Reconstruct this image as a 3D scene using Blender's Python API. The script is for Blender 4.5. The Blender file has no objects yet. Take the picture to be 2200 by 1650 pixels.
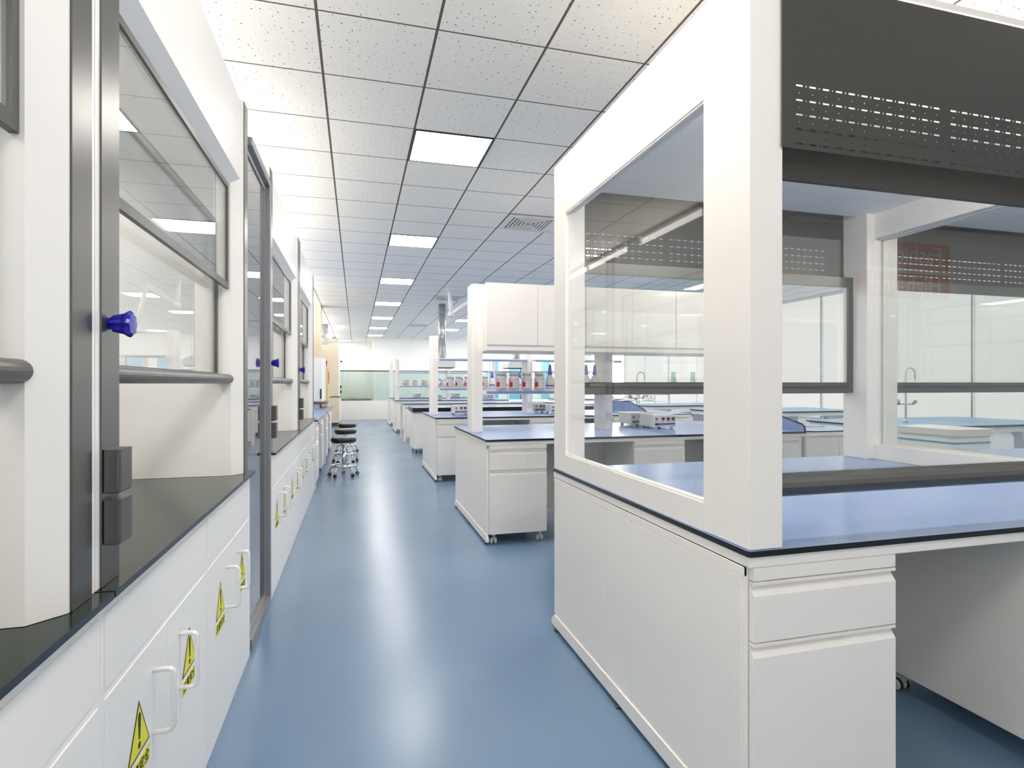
import bpy, math, random
from mathutils import Vector, Matrix
random.seed(7)
S = bpy.context.scene
C = S.collection
PI = math.pi

# ------------------------------------------------------------------ materials
def mat(name, col, rough=.5, metal=0., spec=.5, emit=None, estr=0., coat=0., alpha=None):
    m = bpy.data.materials.new(name); m.use_nodes = True
    p = m.node_tree.nodes['Principled BSDF']
    p.inputs['Base Color'].default_value = (*col, 1)
    p.inputs['Roughness'].default_value = rough
    p.inputs['Metallic'].default_value = metal
    p.inputs['Specular IOR Level'].default_value = spec
    if coat: p.inputs['Coat Weight'].default_value = coat; p.inputs['Coat Roughness'].default_value = .08
    if emit: p.inputs['Emission Color'].default_value = (*emit, 1); p.inputs['Emission Strength'].default_value = estr
    return m

def nodes(m): return m.node_tree.nodes, m.node_tree.links

def glass(name, tint, refl=1.0, base=.04, rough=0.):
    m = bpy.data.materials.new(name); m.use_nodes = True
    n, l = nodes(m); n.clear()
    out = n.new('ShaderNodeOutputMaterial'); mix = n.new('ShaderNodeMixShader')
    t = n.new('ShaderNodeBsdfTransparent'); t.inputs[0].default_value = (*tint, 1)
    g = n.new('ShaderNodeBsdfGlossy'); g.inputs['Roughness'].default_value = rough
    lw = n.new('ShaderNodeLayerWeight'); lw.inputs[0].default_value = .5
    pw = n.new('ShaderNodeMath'); pw.operation = 'POWER'; pw.inputs[1].default_value = 5
    ma = n.new('ShaderNodeMath'); ma.operation = 'MULTIPLY_ADD'; ma.inputs[1].default_value = .9 * refl; ma.inputs[2].default_value = base
    ma.use_clamp = True
    l.new(lw.outputs['Facing'], pw.inputs[0]); l.new(pw.outputs[0], ma.inputs[0]); l.new(ma.outputs[0], mix.inputs[0])
    l.new(t.outputs[0], mix.inputs[1]); l.new(g.outputs[0], mix.inputs[2]); l.new(mix.outputs[0], out.inputs[0])
    return m

def noisy(m, scale, amount, rough_amt=0.):
    """slight procedural unevenness of a paint or laminate"""
    n, l = nodes(m); p = n['Principled BSDF']
    tc = n.new('ShaderNodeTexCoord'); ns = n.new('ShaderNodeTexNoise'); ns.inputs['Scale'].default_value = scale
    ns.inputs['Detail'].default_value = 4
    mx = n.new('ShaderNodeMix'); mx.data_type = 'RGBA'
    c = p.inputs['Base Color'].default_value
    mx.inputs[6].default_value = (c[0]*(1-amount), c[1]*(1-amount), c[2]*(1-amount), 1)
    mx.inputs[7].default_value = (min(1, c[0]*(1+amount)), min(1, c[1]*(1+amount)), min(1, c[2]*(1+amount)), 1)
    l.new(tc.outputs['Object'], ns.inputs['Vector']); l.new(ns.outputs['Fac'], mx.inputs[0]); l.new(mx.outputs[2], p.inputs['Base Color'])
    if rough_amt:
        r = p.inputs['Roughness'].default_value
        mr = n.new('ShaderNodeMapRange'); mr.inputs[3].default_value = r - rough_amt; mr.inputs[4].default_value = r + rough_amt
        l.new(ns.outputs['Fac'], mr.inputs[0]); l.new(mr.outputs[0], p.inputs['Roughness'])
    return m

WH = noisy(mat('white_steel', (.90, .87, .83), .42), 6, .01)
WL = noisy(mat('white_left_steel', (.93, .92, .90), .30), 6, .01)
WALL = noisy(mat('wall_paint', (.84, .84, .83), .7), 3, .01)
GREY = noisy(mat('grey_metal', (.125, .125, .12), .38, .55), 30, .05, .03)
DGREY = noisy(mat('dark_grey_panel', (.062, .060, .056), .5, .2), 20, .05)
POST = noisy(mat('brushed_grey', (.15, .15, .147), .33, .75), 60, .06, .03)
BLACK = mat('black_edge', (.008, .009, .009), .3)
EDGE = mat('blue_black_edge', (.018, .026, .036), .25)
DTOP = noisy(mat('dark_green_resin', (.008, .018, .014), .15, 0, .26), 90, .15)
BTOP = noisy(mat('blue_laminate', (.20, .305, .56), .24, 0, .6), 120, .06)
BTOPD = noisy(mat('sky_blue_laminate', (.10, .30, .52), .3), 50, .04)
STRIP = mat('blue_strip', (.20, .29, .55), .45)
CHROME = mat('chrome', (.78, .78, .78), .12, 1)
CHW = mat('chromed_white', (.92, .92, .92), .08, .25, .9)
KNOB = mat('blue_plastic', (.012, .01, .42), .28)
YEL = mat('yellow_sticker', (.86, .83, .0), .4)
INK = mat('black_ink', (.006, .006, .006), .5)
LEATHER = noisy(mat('black_leather', (.010, .010, .010), .28, 0, .6), 40, .3)
RUBBER = mat('black_rubber', (.012, .012, .012), .6)
CAST = mat('white_plastic', (.70, .68, .66), .4)
GREYP = mat('grey_plastic', (.33, .34, .36), .4)
CAPBLUE = mat('translucent_blue_cap', (.09, .13, .58), .35)
CAPSKY = mat('sky_cap', (.12, .38, .68), .4)
RED = mat('red_label', (.52, .004, .012), .5)
PURP = mat('purple_label', (.30, .03, .42), .5)
ORG = mat('orange_label', (.62, .12, .02), .5)
JAR = mat('grey_white_jar', (.52, .52, .50), .22, 0, .5)
JARL = mat('jar_label', (.60, .60, .585), .6)
INKG = mat('grey_ink', (.22, .22, .22), .6)
BOTT = mat('milky_bottle', (.74, .72, .73), .25)
NAVY = mat('navy_ring', (.015, .006, .28), .5)
PINKL = mat('pink_line', (.75, .35, .38), .5)
LED = mat('red_display', (.16, .003, .002), .3)
LEDB = mat('blue_button', (.02, .16, .50), .3)
BLUEP = mat('blue_panel_line', (.01, .05, .45), .4)
CREAM = noisy(mat('cream_steel', (.80, .70, .54), .45), 5, .015)
YCAB = noisy(mat('yellow_steel', (.82, .62, .22), .45), 5, .02)
BROWN = mat('brown_plinth', (.10, .085, .065), .6)
SKYD = noisy(mat('sky_blue_door', (.22, .50, .70), .45), 4, .02)
WOOD = noisy(mat('pale_wood', (.36, .30, .18), .5), 8, .2)
ORANGE = mat('orange_sign', (.85, .15, .03), .5)
LEAF = mat('pale_bronze_profile', (.42, .37, .34), .4, .3)
SIGNW = mat('sign_letter', (.85, .85, .85), .5)
REDL = mat('red_beacon', (.60, .003, .003), .3)
FIX = mat('lamp_frame', (.02, .02, .02), .6)
SHADOWGAP = mat('gap_black', (.01, .01, .01), .9)
GL = glass('sash_glass', (.97, .98, .975), 1.3, .06)
GLS = glass('side_window_glass', (.97, .98, .975), .6, .028)
GLD = glass('door_glass', (.80, .81, .84), 1.2, .14)
GLG = glass('greenish_glass', (.80, .87, .845), 1., .05)
FLG = glass('flask_glass', (.62, .80, .78), 1.4, .10)
DUCT = mat('galvanised_duct', (.62, .63, .63), .25, .7)
CLEAR = mat('translucent_white_arm', (.78, .80, .81), .3)
FILL_FAR = mat('fill_pane_far', (.8, .82, .84), .3, emit=(1, .935, .865), estr=6.)  # strong added fill glow, far bay of the right wall
FILL_NEAR = mat('fill_pane_near', (.8, .82, .84), .3, emit=(1, .935, .865), estr=.5)  # glow added behind the camera, fills faces turned to the near wall
FILL_RIGHT = mat('fill_pane_right', (.25, .25, .25), .6, emit=(1, .96, .92), estr=.40)  # weak added fill glow along the right wall
FILL_LEFT = mat('fill_pane_left', (.8, .85, .9), .3, emit=(1, .93, .86), estr=3.3)  # added fill glow high on the left wall, lifts the ceiling
HOODFILL2 = mat('added_left_hood_lamp', (1, 1, 1), .5, emit=(1, .935, .865), estr=10.)  # added light for the left hood interiors
HOODFILL = mat('added_hood_lamp', (1, 1, 1), .5, emit=(1, .935, .865), estr=38.)  # added light for the right hood interiors
LAMP = mat('lamp_diffuser', (1, 1, 1), .5, emit=(1, .935, .865), estr=14.0)

# speckled coated door frame
SPK = mat('speckled_frame', (.1, .1, .1), .4, .3)
n, l = nodes(SPK); p = n['Principled BSDF']
tc = n.new('ShaderNodeTexCoord'); ns = n.new('ShaderNodeTexNoise'); ns.inputs['Scale'].default_value = 420; ns.inputs['Detail'].default_value = 3
cr = n.new('ShaderNodeValToRGB'); cr.color_ramp.elements[0].position = .42; cr.color_ramp.elements[0].color = (.10, .11, .13, 1)
cr.color_ramp.elements[1].position = .62; cr.color_ramp.elements[1].color = (.50, .51, .55, 1)
l.new(tc.outputs['Object'], ns.inputs['Vector']); l.new(ns.outputs['Fac'], cr.inputs[0]); l.new(cr.outputs[0], p.inputs['Base Color'])

# floor: blue sheet vinyl
FLOOR = mat('blue_vinyl', (.25, .335, .44), .24, 0, .55)
n, l = nodes(FLOOR); p = n['Principled BSDF']
tc = n.new('ShaderNodeTexCoord'); n1 = n.new('ShaderNodeTexNoise'); n1.inputs['Scale'].default_value = 1.1; n1.inputs['Detail'].default_value = 5
n2 = n.new('ShaderNodeTexNoise'); n2.inputs['Scale'].default_value = 260; n2.inputs['Detail'].default_value = 2
cr = n.new('ShaderNodeValToRGB'); cr.color_ramp.elements[0].position = .3; cr.color_ramp.elements[0].color = (.142, .232, .358, 1)
cr.color_ramp.elements[1].position = .75; cr.color_ramp.elements[1].color = (.165, .26, .39, 1)
mr = n.new('ShaderNodeMapRange'); mr.inputs[3].default_value = .20; mr.inputs[4].default_value = .29
bm_ = n.new('ShaderNodeBump'); bm_.inputs['Strength'].default_value = .05; bm_.inputs['Distance'].default_value = .002
for q in (n1, n2): l.new(tc.outputs['Object'], q.inputs['Vector'])
l.new(n1.outputs['Fac'], cr.inputs[0]); l.new(cr.outputs[0], p.inputs['Base Color'])
l.new(n1.outputs['Fac'], mr.inputs[0]); l.new(mr.outputs[0], p.inputs['Roughness'])
l.new(n2.outputs['Fac'], bm_.inputs['Height']); l.new(bm_.outputs[0], p.inputs['Normal'])

# ceiling: mineral fibre tiles, 0.6 m grid, pin holes
GX, GY, TS = -.19, 2.97, .6
CEIL = mat('ceiling_tile', (.8, .81, .79), .85, 0, .2)
n, l = nodes(CEIL); p = n['Principled BSDF']
tc = n.new('ShaderNodeTexCoord')
def mth(op, a, b=None, c=None):
    q = n.new('ShaderNodeMath'); q.operation = op
    for i, v in enumerate((a, b, c)):
        if v is None: continue
        if isinstance(v, (int, float)): q.inputs[i].default_value = v
        else: l.new(v, q.inputs[i])
    return q.outputs[0]
sep = n.new('ShaderNodeSeparateXYZ'); l.new(tc.outputs['Object'], sep.inputs[0])
def edge(o, off, w):
    f = mth('FRACT', mth('DIVIDE', mth('SUBTRACT', o, off - 60), TS))
    d = mth('SUBTRACT', .5, mth('ABSOLUTE', mth('SUBTRACT', f, .5)))
    return mth('LESS_THAN', d, w / TS)
line = mth('MAXIMUM', edge(sep.outputs[0], GX, .0075), edge(sep.outputs[1], GY, .0055))
def holes(scale, thr, keep):
    v = n.new('ShaderNodeTexVoronoi'); v.voronoi_dimensions = '2D'; v.inputs['Scale'].default_value = scale; l.new(tc.outputs['Object'], v.inputs['Vector'])
    s2 = n.new('ShaderNodeSeparateColor'); l.new(v.outputs['Color'], s2.inputs[0])
    size = mth('MULTIPLY_ADD', s2.outputs[1], thr*.65, thr*.35)
    return mth('MULTIPLY', mth('LESS_THAN', v.outputs['Distance'], size), mth('LESS_THAN', s2.outputs[0], keep))
hs = mth('MAXIMUM', holes(21, .085, .62), mth('MULTIPLY', holes(44, .105, .40), .5))
mx = n.new('ShaderNodeMix'); mx.data_type = 'RGBA'; mx.inputs[6].default_value = (.885, .875, .84, 1); mx.inputs[7].default_value = (.03, .04, .025, 1)
l.new(hs, mx.inputs[0])
mx2 = n.new('ShaderNodeMix'); mx2.data_type = 'RGBA'; l.new(mx.outputs[2], mx2.inputs[6]); mx2.inputs[7].default_value = (.13, .115, .10, 1)
l.new(line, mx2.inputs[0]); l.new(mx2.outputs[2], p.inputs['Base Color'])

# ------------------------------------------------------------------ mesh builder (world coordinates in, local mesh out)
class MB:
    def __init__(s): s.v = []; s.f = []; s.m = []; s.sm = []
    def add(s, vs, fs, m=0, sm=False):
        k = len(s.v); s.v += [tuple(x) for x in vs]
        for f in fs: s.f.append([k + i for i in f]); s.m.append(m); s.sm.append(sm)
        return s
    def box(s, x0, x1, y0, y1, z0, z1, m=0, top=None):
        vs = [(x0,y0,z0),(x1,y0,z0),(x1,y1,z0),(x0,y1,z0),(x0,y0,z1),(x1,y0,z1),(x1,y1,z1),(x0,y1,z1)]
        s.add(vs, [(0,3,2,1),(0,1,5,4),(1,2,6,5),(2,3,7,6),(3,0,4,7)], m)
        s.add(vs[4:], [(0,1,2,3)], m if top is None else top)
        return s
    def prism(s, poly, axis, a, b, m=0, sm=False, cap=None):
        """poly: 2D points; axis 'x': (y,z), 'y': (x,z), 'z': (x,y)"""
        def P(q, t):
            return {'x': (t, q[0], q[1]), 'y': (q[0], t, q[1]), 'z': (q[0], q[1], t)}[axis]
        k = len(poly); vs = [P(q, a) for q in poly] + [P(q, b) for q in poly]
        ar = sum(poly[i][0]*poly[(i+1)%k][1]-poly[(i+1)%k][0]*poly[i][1] for i in range(k))
        flip = (ar > 0) == (axis == 'y')
        if b < a: flip = not flip
        fs = [(i, (i+1)%k, k+(i+1)%k, k+i) for i in range(k)]
        c0 = tuple(range(k))[::-1]; c1 = tuple(range(k, 2*k))
        if flip: fs = [f[::-1] for f in fs]; c0 = c0[::-1]; c1 = c1[::-1]
        s.add(vs, fs, m, sm); 
        s.add([vs[i] for i in range(k)], [tuple(c0)], m)
        s.add([vs[i] for i in range(k, 2*k)], [tuple(i-k for i in c1)], m if cap is None else cap)
        return s
    def lathe(s, prof, c, axis='z', seg=20, m=0, sm=True, flute=None, mats=None):
        cx, cy, cz = c; vs = []; fs = []; ms = []
        for j, (r, h) in enumerate(prof):
            for i in range(seg):
                a = 2*PI*i/seg; rr = r*(1+(flute*(i % 2) if flute else 0))
                p, q = rr*math.cos(a), rr*math.sin(a)
                vs.append({'z': (cx+p, cy+q, cz+h), 'x': (cx+h, cy+p, cz+q), 'y': (cx+q, cy+h, cz+p)}[axis])
        for j in range(len(prof)-1):
            for i in range(seg):
                s.m.append(mats[j] if mats else m); s.sm.append(sm)
                fs.append((j*seg+i, j*seg+(i+1)%seg, (j+1)*seg+(i+1)%seg, (j+1)*seg+i))
        k = len(s.v); s.v += vs; s.f += [[k+i for i in f] for f in fs]
        for j, r in ((0, True), (len(prof)-1, False)):
            if prof[j][0] > 1e-6:
                f = [k+j*seg+i for i in range(seg)]
                s.f.append(f[::-1] if r else f); s.m.append((mats[0 if r else -1]) if mats else m); s.sm.append(False)
        return s
    def cyl(s, a, b, r, m=0, seg=12, r2=None, sm=True):
        return s.tube([a, b], r, m, seg, r2)
    def tube(s, pts, r, m=0, seg=8, r2=None):
        pts = [Vector(p) for p in pts]; k = len(s.v); N = len(pts)
        t = (pts[1]-pts[0]).normalized(); u = t.orthogonal().normalized()
        for i, p in enumerate(pts):
            if i == 0: d = pts[1]-pts[0]
            elif i == N-1: d = pts[-1]-pts[-2]
            else: d = (pts[i+1]-pts[i]).normalized()+(pts[i]-pts[i-1]).normalized()
            d.normalize(); u = (u - d*u.dot(d)).normalized(); w = d.cross(u)
            rr = r if r2 is None else r+(r2-r)*i/(N-1)
            for j in range(seg):
                a = 2*PI*j/seg; s.v.append(tuple(p+(u*math.cos(a)+w*math.sin(a))*rr))
        for i in range(N-1):
            for j in range(seg):
                s.f.append([k+i*seg+j, k+i*seg+(j+1)%seg, k+(i+1)*seg+(j+1)%seg, k+(i+1)*seg+j]); s.m.append(m); s.sm.append(True)
        s.f.append([k+j for j in range(seg)][::-1]); s.m.append(m); s.sm.append(False)
        s.f.append([k+(N-1)*seg+j for j in range(seg)]); s.m.append(m); s.sm.append(False)
        return s
    def out(s, name, mats, parent=None, bev=0., org=None, segs=2):
        if org is None: org = wloc(parent)
        me = bpy.data.meshes.new(name)
        me.from_pydata([(a-org[0], b-org[1], c-org[2]) for a, b, c in s.v], [], s.f)
        if not isinstance(mats, (list, tuple)): mats = [mats]
        for q in mats: me.materials.append(q)
        me.polygons.foreach_set('material_index', s.m); me.polygons.foreach_set('use_smooth', s.sm); me.update()
        o = bpy.data.objects.new(name, me); C.objects.link(o)
        if parent: o.parent = parent
        else: o.location = org
        if bev:
            b = o.modifiers.new('bevel', 'BEVEL'); b.width = bev; b.segments = segs; b.limit_method = 'ANGLE'; b.angle_limit = .7
        return o

def wloc(o):
    v = Vector((0, 0, 0))
    while o: v += o.location; o = o.parent
    return tuple(v)
def tag(o, label=None, cat=None, group=None, kind=None):
    if label: o['label'] = label
    if cat: o['category'] = cat
    if group: o['group'] = group
    if kind: o['kind'] = kind
    return o
def thing(name, label, cat, loc, group=None):
    o = bpy.data.objects.new(name, None); C.objects.link(o); o.location = loc; o.empty_display_size = .1
    return tag(o, label, cat, group)
def copy_tree(o, loc=None, label=None, parent=None):
    c = o.copy(); C.objects.link(c); c.parent = parent
    if loc is not None: c.location = loc
    if label: c['label'] = label
    for ch in list(o.children): copy_tree(ch, None, None, c)
    return c
def struct(o): o['kind'] = 'structure'; return o
def rrect(x0, x1, y0, y1, r, k=5):
    pts = []
    for cx, cy, a0 in ((x1-r, y0+r, -PI/2), (x1-r, y1-r, 0), (x0+r, y1-r, PI/2), (x0+r, y0+r, PI)):
        for i in range(k+1):
            a = a0+PI/2*i/k; pts.append((cx+r*math.cos(a), cy+r*math.sin(a)))
    return pts

def text_mesh(body, size, mt, name, parent, M, ext=.0004):
    """writing as mesh; M maps the text plane (x right, y up) to world"""
    cu = bpy.data.curves.new(name, 'FONT'); cu.body = body; cu.size = size; cu.align_x = 'CENTER'; cu.align_y = 'CENTER'; cu.extrude = ext
    t = bpy.data.objects.new(name, cu); C.objects.link(t)
    bpy.context.view_layer.update()
    dg = bpy.context.evaluated_depsgraph_get()
    me = bpy.data.meshes.new_from_object(t.evaluated_get(dg))
    bpy.data.objects.remove(t)
    org = Vector(wloc(parent)) if parent else Vector((0, 0, 0))
    me.transform(Matrix.Translation(-org) @ M)
    me.materials.clear(); me.materials.append(mt)
    o = bpy.data.objects.new(name, me); C.objects.link(o)
    if parent: o.parent = parent
    return o

ORD = ['first', 'second', 'third', 'fourth', 'fifth', 'sixth', 'seventh', 'eighth', 'ninth', 'tenth', 'eleventh', 'twelfth']
XR, XL, YN, YF, ZC = 9.34, -1.36, -2.7, 26.3, 3.149

# ------------------------------------------------------------------ room shell
struct(MB().box(XL-.1, XR+.1, YN-.1, YF+.1, -.1, 0).out('floor', FLOOR, org=(0, 0, 0)))
struct(MB().box(XL-.1, XR+.1, YN-.1, YF+.1, ZC, ZC+.1).out('ceiling', CEIL, org=(0, 0, 0)))
struct(MB().box(XL-.1, XL, YN, YF, 0, ZC).out('wall_left', WALL))
struct(MB().box(XR, XR+.1, YN, YF, 0, ZC).out('wall_right', WALL))
struct(MB().box(XL-.1, XR+.1, YF, YF+.1, 0, ZC).box(.70, XR, 24., YF, 0, ZC).out('wall_far', WALL))
struct(MB().box(XL-.1, XR+.1, YN-.1, YN, 0, ZC).out('wall_near', WALL))
pw = struct(MB().box(XL, XR, 21.25, 21.33, 0, .68).out('wall_partition', WH))
w1 = struct(MB().box(XL, XR, 21.28, 21.292, .68, 1.735).out('window_1', GLG))
MB().box(XL, XR, 21.27, 21.30, 1.735, 1.775).out('window_frame', DGREY, w1)
for k, (a, b) in enumerate(((5.55, 5.95), (6.43, 6.93), (6.99, 7.42), (7.9, 8.3))):
    d = struct(MB().box(a, b, 23.95, 24.0, 0, 2.28).out('door_%d' % (k+1), SKYD))
    MB().box(a-.05, a, 23.94, 24.0, 0, 2.33).box(b, b+.05, 23.94, 24.0, 0, 2.33).box(a-.05, b+.05, 23.94, 24.0, 2.28, 2.33).out('door_frame', WALL, d)
o = MB().box(-1.2, .6, 25.6, 26.1, .0, .57).box(-1.25, .65, 25.55, 26.15, .57, .64).out('wooden_bench', WOOD, org=(-.3, 25.8, 0), bev=.01)
tag(o, 'low pale wooden bench seen through the far glass screen', 'bench')

# ceiling lights
def ceil_light(x, y, label):
    t = thing('ceiling_light', label, 'light', (x+.3, y+.3, ZC-.03), 'recessed ceiling lights')
    w = .012
    MB().box(x+.005, x+.595, y+.005, y+.005+w, ZC-.006, ZC+.01).box(x+.005, x+.595, y+.595-w, y+.595, ZC-.006, ZC+.01)\
        .box(x+.005, x+.005+w, y+.005+w, y+.595-w, ZC-.006, ZC+.01).box(x+.595-w, x+.595, y+.005+w, y+.595-w, ZC-.006, ZC+.01).out('frame', FIX, t)
    MB().box(x+.017, x+.583, y+.017, y+.583, ZC-.003, ZC+.01).out('diffuser', LAMP, t)
    return t
l0 = None
def lamp_at(x, y, label):
    global l0
    if l0 is None: l0 = ceil_light(x, y, label); return
    copy_tree(l0, (x+.3, y+.3, ZC-.03), label)
for k in range(-1, 7):
    y = 4.17+3*k
    if k >= 0: lb = 'square white ceiling light over the aisle, %s from the camera' % ORD[k]
    elif k == -1: lb = 'square ceiling light above the near end of the aisle, mirrored in the left hood glass'
    else: lb = 'square ceiling light over the aisle, close to the near wall'
    lamp_at(.41, y, lb)
for c, x in enumerate((2.81, 5.21, 7.61)):
    for k in range(-1, 7):
        lamp_at(x, 4.17+3*k, 'ceiling light in the %s row right of the aisle, %s from near wall' % (ORD[c], ORD[k+1]))
lamp_at(.41, -.63, 'added fill light in the ceiling, out of view behind the camera')  # extra lamp off the row spacing, added to brighten the near area
lamp_at(-.79, 25.17, 'square ceiling light by the far left corner above the wooden bench')

# ceiling diffusers
def vent(x, y, label):
    t = thing('ceiling_vent', label, 'vent', (x+.3, y+.3, ZC-.02), 'square air diffusers in the ceiling')
    MB().box(x+.01, x+.59, y+.01, y+.59, ZC-.004, ZC+.004).out('backing', SHADOWGAP, t)
    b = MB()
    for k in range(7):
        a = .01+k*.04; w = .022 if k else .04
        e = .6-a; z0, z1 = ZC-.016, ZC-.004
        b.box(x+a, x+e, y+a, y+a+w, z0, z1).box(x+a, x+e, y+e-w, y+e, z0, z1).box(x+a, x+a+w, y+a+w, y+e-w, z0, z1).box(x+e-w, x+e, y+a+w, y+e-w, z0, z1)
    b.out('vane', CAST, t)
    return t
vv = vent(1.61, 5.97, 'square air vent in the ceiling left of the near right hood')
for y, lb in ((11.97, 'square ceiling air vent beside the translucent exhaust arm'), (17.97, 'small-looking farthest ceiling air vent near the back wall')):
    copy_tree(vv, (1.91, y+.3, ZC-.02), lb)
o = MB().lathe([(.03, 0), (.07, .01), (.085, .05), (.08, .07)], (-.87, 23.7, ZC-.07), seg=16).out('smoke_detector', WOOD, org=(-.87, 23.7, ZC-.07))
tag(o, 'small brown dome fitting on the ceiling at the far left end', 'detector')

# ------------------------------------------------------------------ left row: base cabinets, worktops, fume hoods
XF = -.49
def warning(door, yc, zt, w=.14, h=.125):
    x = XF+.0024
    tri = [(yc-w/2, zt-h), (yc+w/2, zt-h), (yc, zt)]
    s = MB().prism(tri, 'x', x, x+.0008, 0).out('warning_triangle', INK, door)
    g = .88; cy, cz = yc, zt-h*.64
    t2 = [(cy+(a-cy)*g, cz+(b-cz)*g) for a, b in tri]
    MB().prism(t2, 'x', x+.0007, x+.0014, 0).out('yellow_field', YEL, s)
    b = MB()
    zb = zt-h
    b.prism([(yc-.004, zb+.036), (yc+.004, zb+.036), (yc+.0085, zb+.088), (yc+.005, zb+.097), (yc-.005, zb+.097), (yc-.0085, zb+.088)], 'x', x+.0013, x+.002)
    b.prism([(yc+.008*math.cos(a*PI/6), zb+.022+.008*math.sin(a*PI/6)) for a in range(12)], 'x', x+.0013, x+.002)
    b.out('exclamation_mark', INK, s)
    p = MB().box(x, x+.0008, yc-w/2, yc+w/2, zb-.052, zb-.014).out('caption_strip', YEL, door)
    M = Matrix.Translation((x+.0012, yc, zb-.034)) @ Matrix(((0, 0, 1, 0), (1, 0, 0, 0), (0, 1, 0, 0), (0, 0, 0, 1)))
    text_mesh('\u6ce8\u610f\u5b89\u5168', .033, INK, 'caption', p, M)

def handle_u(y, z0, z1, parent, out=.046, r=.0065):
    x = XF+.0015; R = .014; pts = [(x, y, z0)]
    for i in range(5):
        a = PI/2*i/4; pts.append((x+out-R+R*math.sin(a), y, z0+R-R*math.cos(a)))
    for i in range(5):
        a = PI/2*i/4; pts.append((x+out-R+R*math.cos(a), y, z1-R+R*math.sin(a)))
    pts.append((x, y, z1))
    MB().tube(pts, r, 0, 10).out('handle', CHW, parent)

def base_cab(y0, y1, label):
    t = thing('base_cabinet', label, 'cabinet', (-.9, (y0+y1)/2, 0), 'white base cabinets under the left hoods')
    MB().box(XL+.02, XF, y0+.0015, y1-.0015, 0, .8685).out('body', WL, t, bev=.002)
    e = XF+.0022
    MB().box(XF, e, y0+.016, y1-.016, .680, .835).out('false_drawer', WL, t, bev=.0015)
    ym = (y0+y1)/2
    for a, b, side in ((y0+.016, ym-.0015, 1), (ym+.0015, y1-.016, -1)):
        d = MB().box(XF, e, a, b, .03, .662).out('door', WL, t, bev=.0015)
        w = b-a
        yh = b-.112 if side > 0 else a+.100
        yt = yh-side*.10
        warning(d, yt, .562)
        handle_u(yh, .43, .585, d)
    return t
def left_top(y0, y1, label):
    o = MB().box(XL+.02, -.465, y0, y1, .8705, .885, 1, top=0).out('worktop', [DTOP, EDGE], org=(-.9, (y0+y1)/2, .8705))
    tag(o, label, 'worktop', 'dark resin worktops of the left hoods')

def left_hood(y0, y1, label, knob=True):
    t = thing('fume_hood', label, 'fume hood', (-.9, (y0+y1)/2, .885), 'fume hoods along the left wall')
    z0, z1, xb = .886, 2.60, XL+.02
    # side panels with chamfered front
    MB().prism([(xb, y0), (-.50, y0), (-.50, y0+.110), (-.545, y0+.15), (xb, y0+.15)], 'z', z0, z1).out('side_panel', WL, t)
    MB().prism([(xb, y1-.15), (-.545, y1-.15), (-.50, y1-.105), (-.50, y1), (xb, y1)], 'z', z0, z1).out('side_panel', WL, t)
    a = MB().box(-.50, -.496, y0+.02, y0+.108, z0, z1).out('control_strip', POST, t)
    MB().box(-.50, -.496, y1-.100, y1-.02, z0, z1).out('control_strip', POST, t)
    MB().box(xb, xb+.02, y0+.15, y1-.15, z0, z1).out('back_panel', WL, t)
    MB().box(xb+.02, -.60, y0+.15, y1-.15, 2.26, 2.28).out('inner_ceiling', WL, t)
    lamp = MB().box(-1.22, -1.07, y0+.45, y1-.45, 2.24, 2.2595).out('added_hood_lamp', WL, t)  # unseen lamp added to brighten the hood interior
    MB().box(-1.21, -1.08, y0+.46, y1-.46, 2.234, 2.2405).out('diffuser', HOODFILL2, lamp)
    MB().prism([(-.5525, 2.197), (-.512, 2.235), (-.512, 2.6), (-.60, 2.6), (-.60, 2.197)], 'y', y0+.11, y1-.105).out('fascia', WL, t)
    def sash(xa, xc, za, zb, hd):
        ya, yb = y0+.15, y1-.15; w = .02
        f = MB().box(xa, xc, ya, ya+w, za, zb).box(xa, xc, yb-w, yb, za, zb).box(xa, xc, ya+w, yb-w, za, za+.028).box(xa, xc, ya+w, yb-w, zb-.022, zb)\
            .out('lower_sash' if hd else 'upper_sash', GREY, t)
        MB().box((xa+xc)/2-.003, (xa+xc)/2+.003, ya+w, yb-w, za+.028, zb-.022).out('pane', GL, f)
        if hd:
            prof = [(xc, za-.02)]+[(xc+.040+.024*math.cos(a), za+.001+.021*math.sin(a)) for a in [-PI/2+PI*q/10 for q in range(11)]]+[(xc, za+.022)]
            MB().prism(prof, 'y', ya, yb, 0, False).out('sash_handle', GREY, f, bev=.002)
    sash(-.568, -.5525, 1.725, 2.197, False)
    sash(-.612, -.596, 1.320, 2.02, True)
    if knob:
        yk = y0+.056
        k = MB().lathe([(.012, 0), (.012, .004), (.017, .006), (.0215, .026), (.0265, .034), (.0285, .039), (.024, .044), (.008, .045)], (-.496, yk, 1.425), 'x', 16, sm=False, flute=-.16).out('gas_knob', KNOB, t)
        for za, zb in ((1.075, 1.165), (.970, 1.062)):
            MB().box(-.496, -.464, y0+.022, y0+.090, za, zb).out('socket_box', GREY, t, bev=.006, segs=3)
    return t

units = [(-.40, 1.307, 'nearest'), (1.307, 2.956, 'second nearest'), (3.66, 5.48, 'third'), (5.48, 7.30, 'fourth')]
place = ['cut by the picture edge', 'before the glass door', 'past the glass door', 'farthest of four']
for i, (a, b, nm) in enumerate(units):
    m = (a+b)/2
    left_top(a+(.004 if i else 0), b-.004, 'dark green worktop under the left hood %s' % place[i])
    left_hood(a+.002, b-.002, 'white left fume hood with grey sashes, %s' % place[i])
    for j, (c, d) in enumerate(((a, m), (m, b))):
        base_cab(c, d, 'white cabinet with warnings, %s half below the left hood %s' % (('nearer', 'farther')[j], place[i]))

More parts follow.
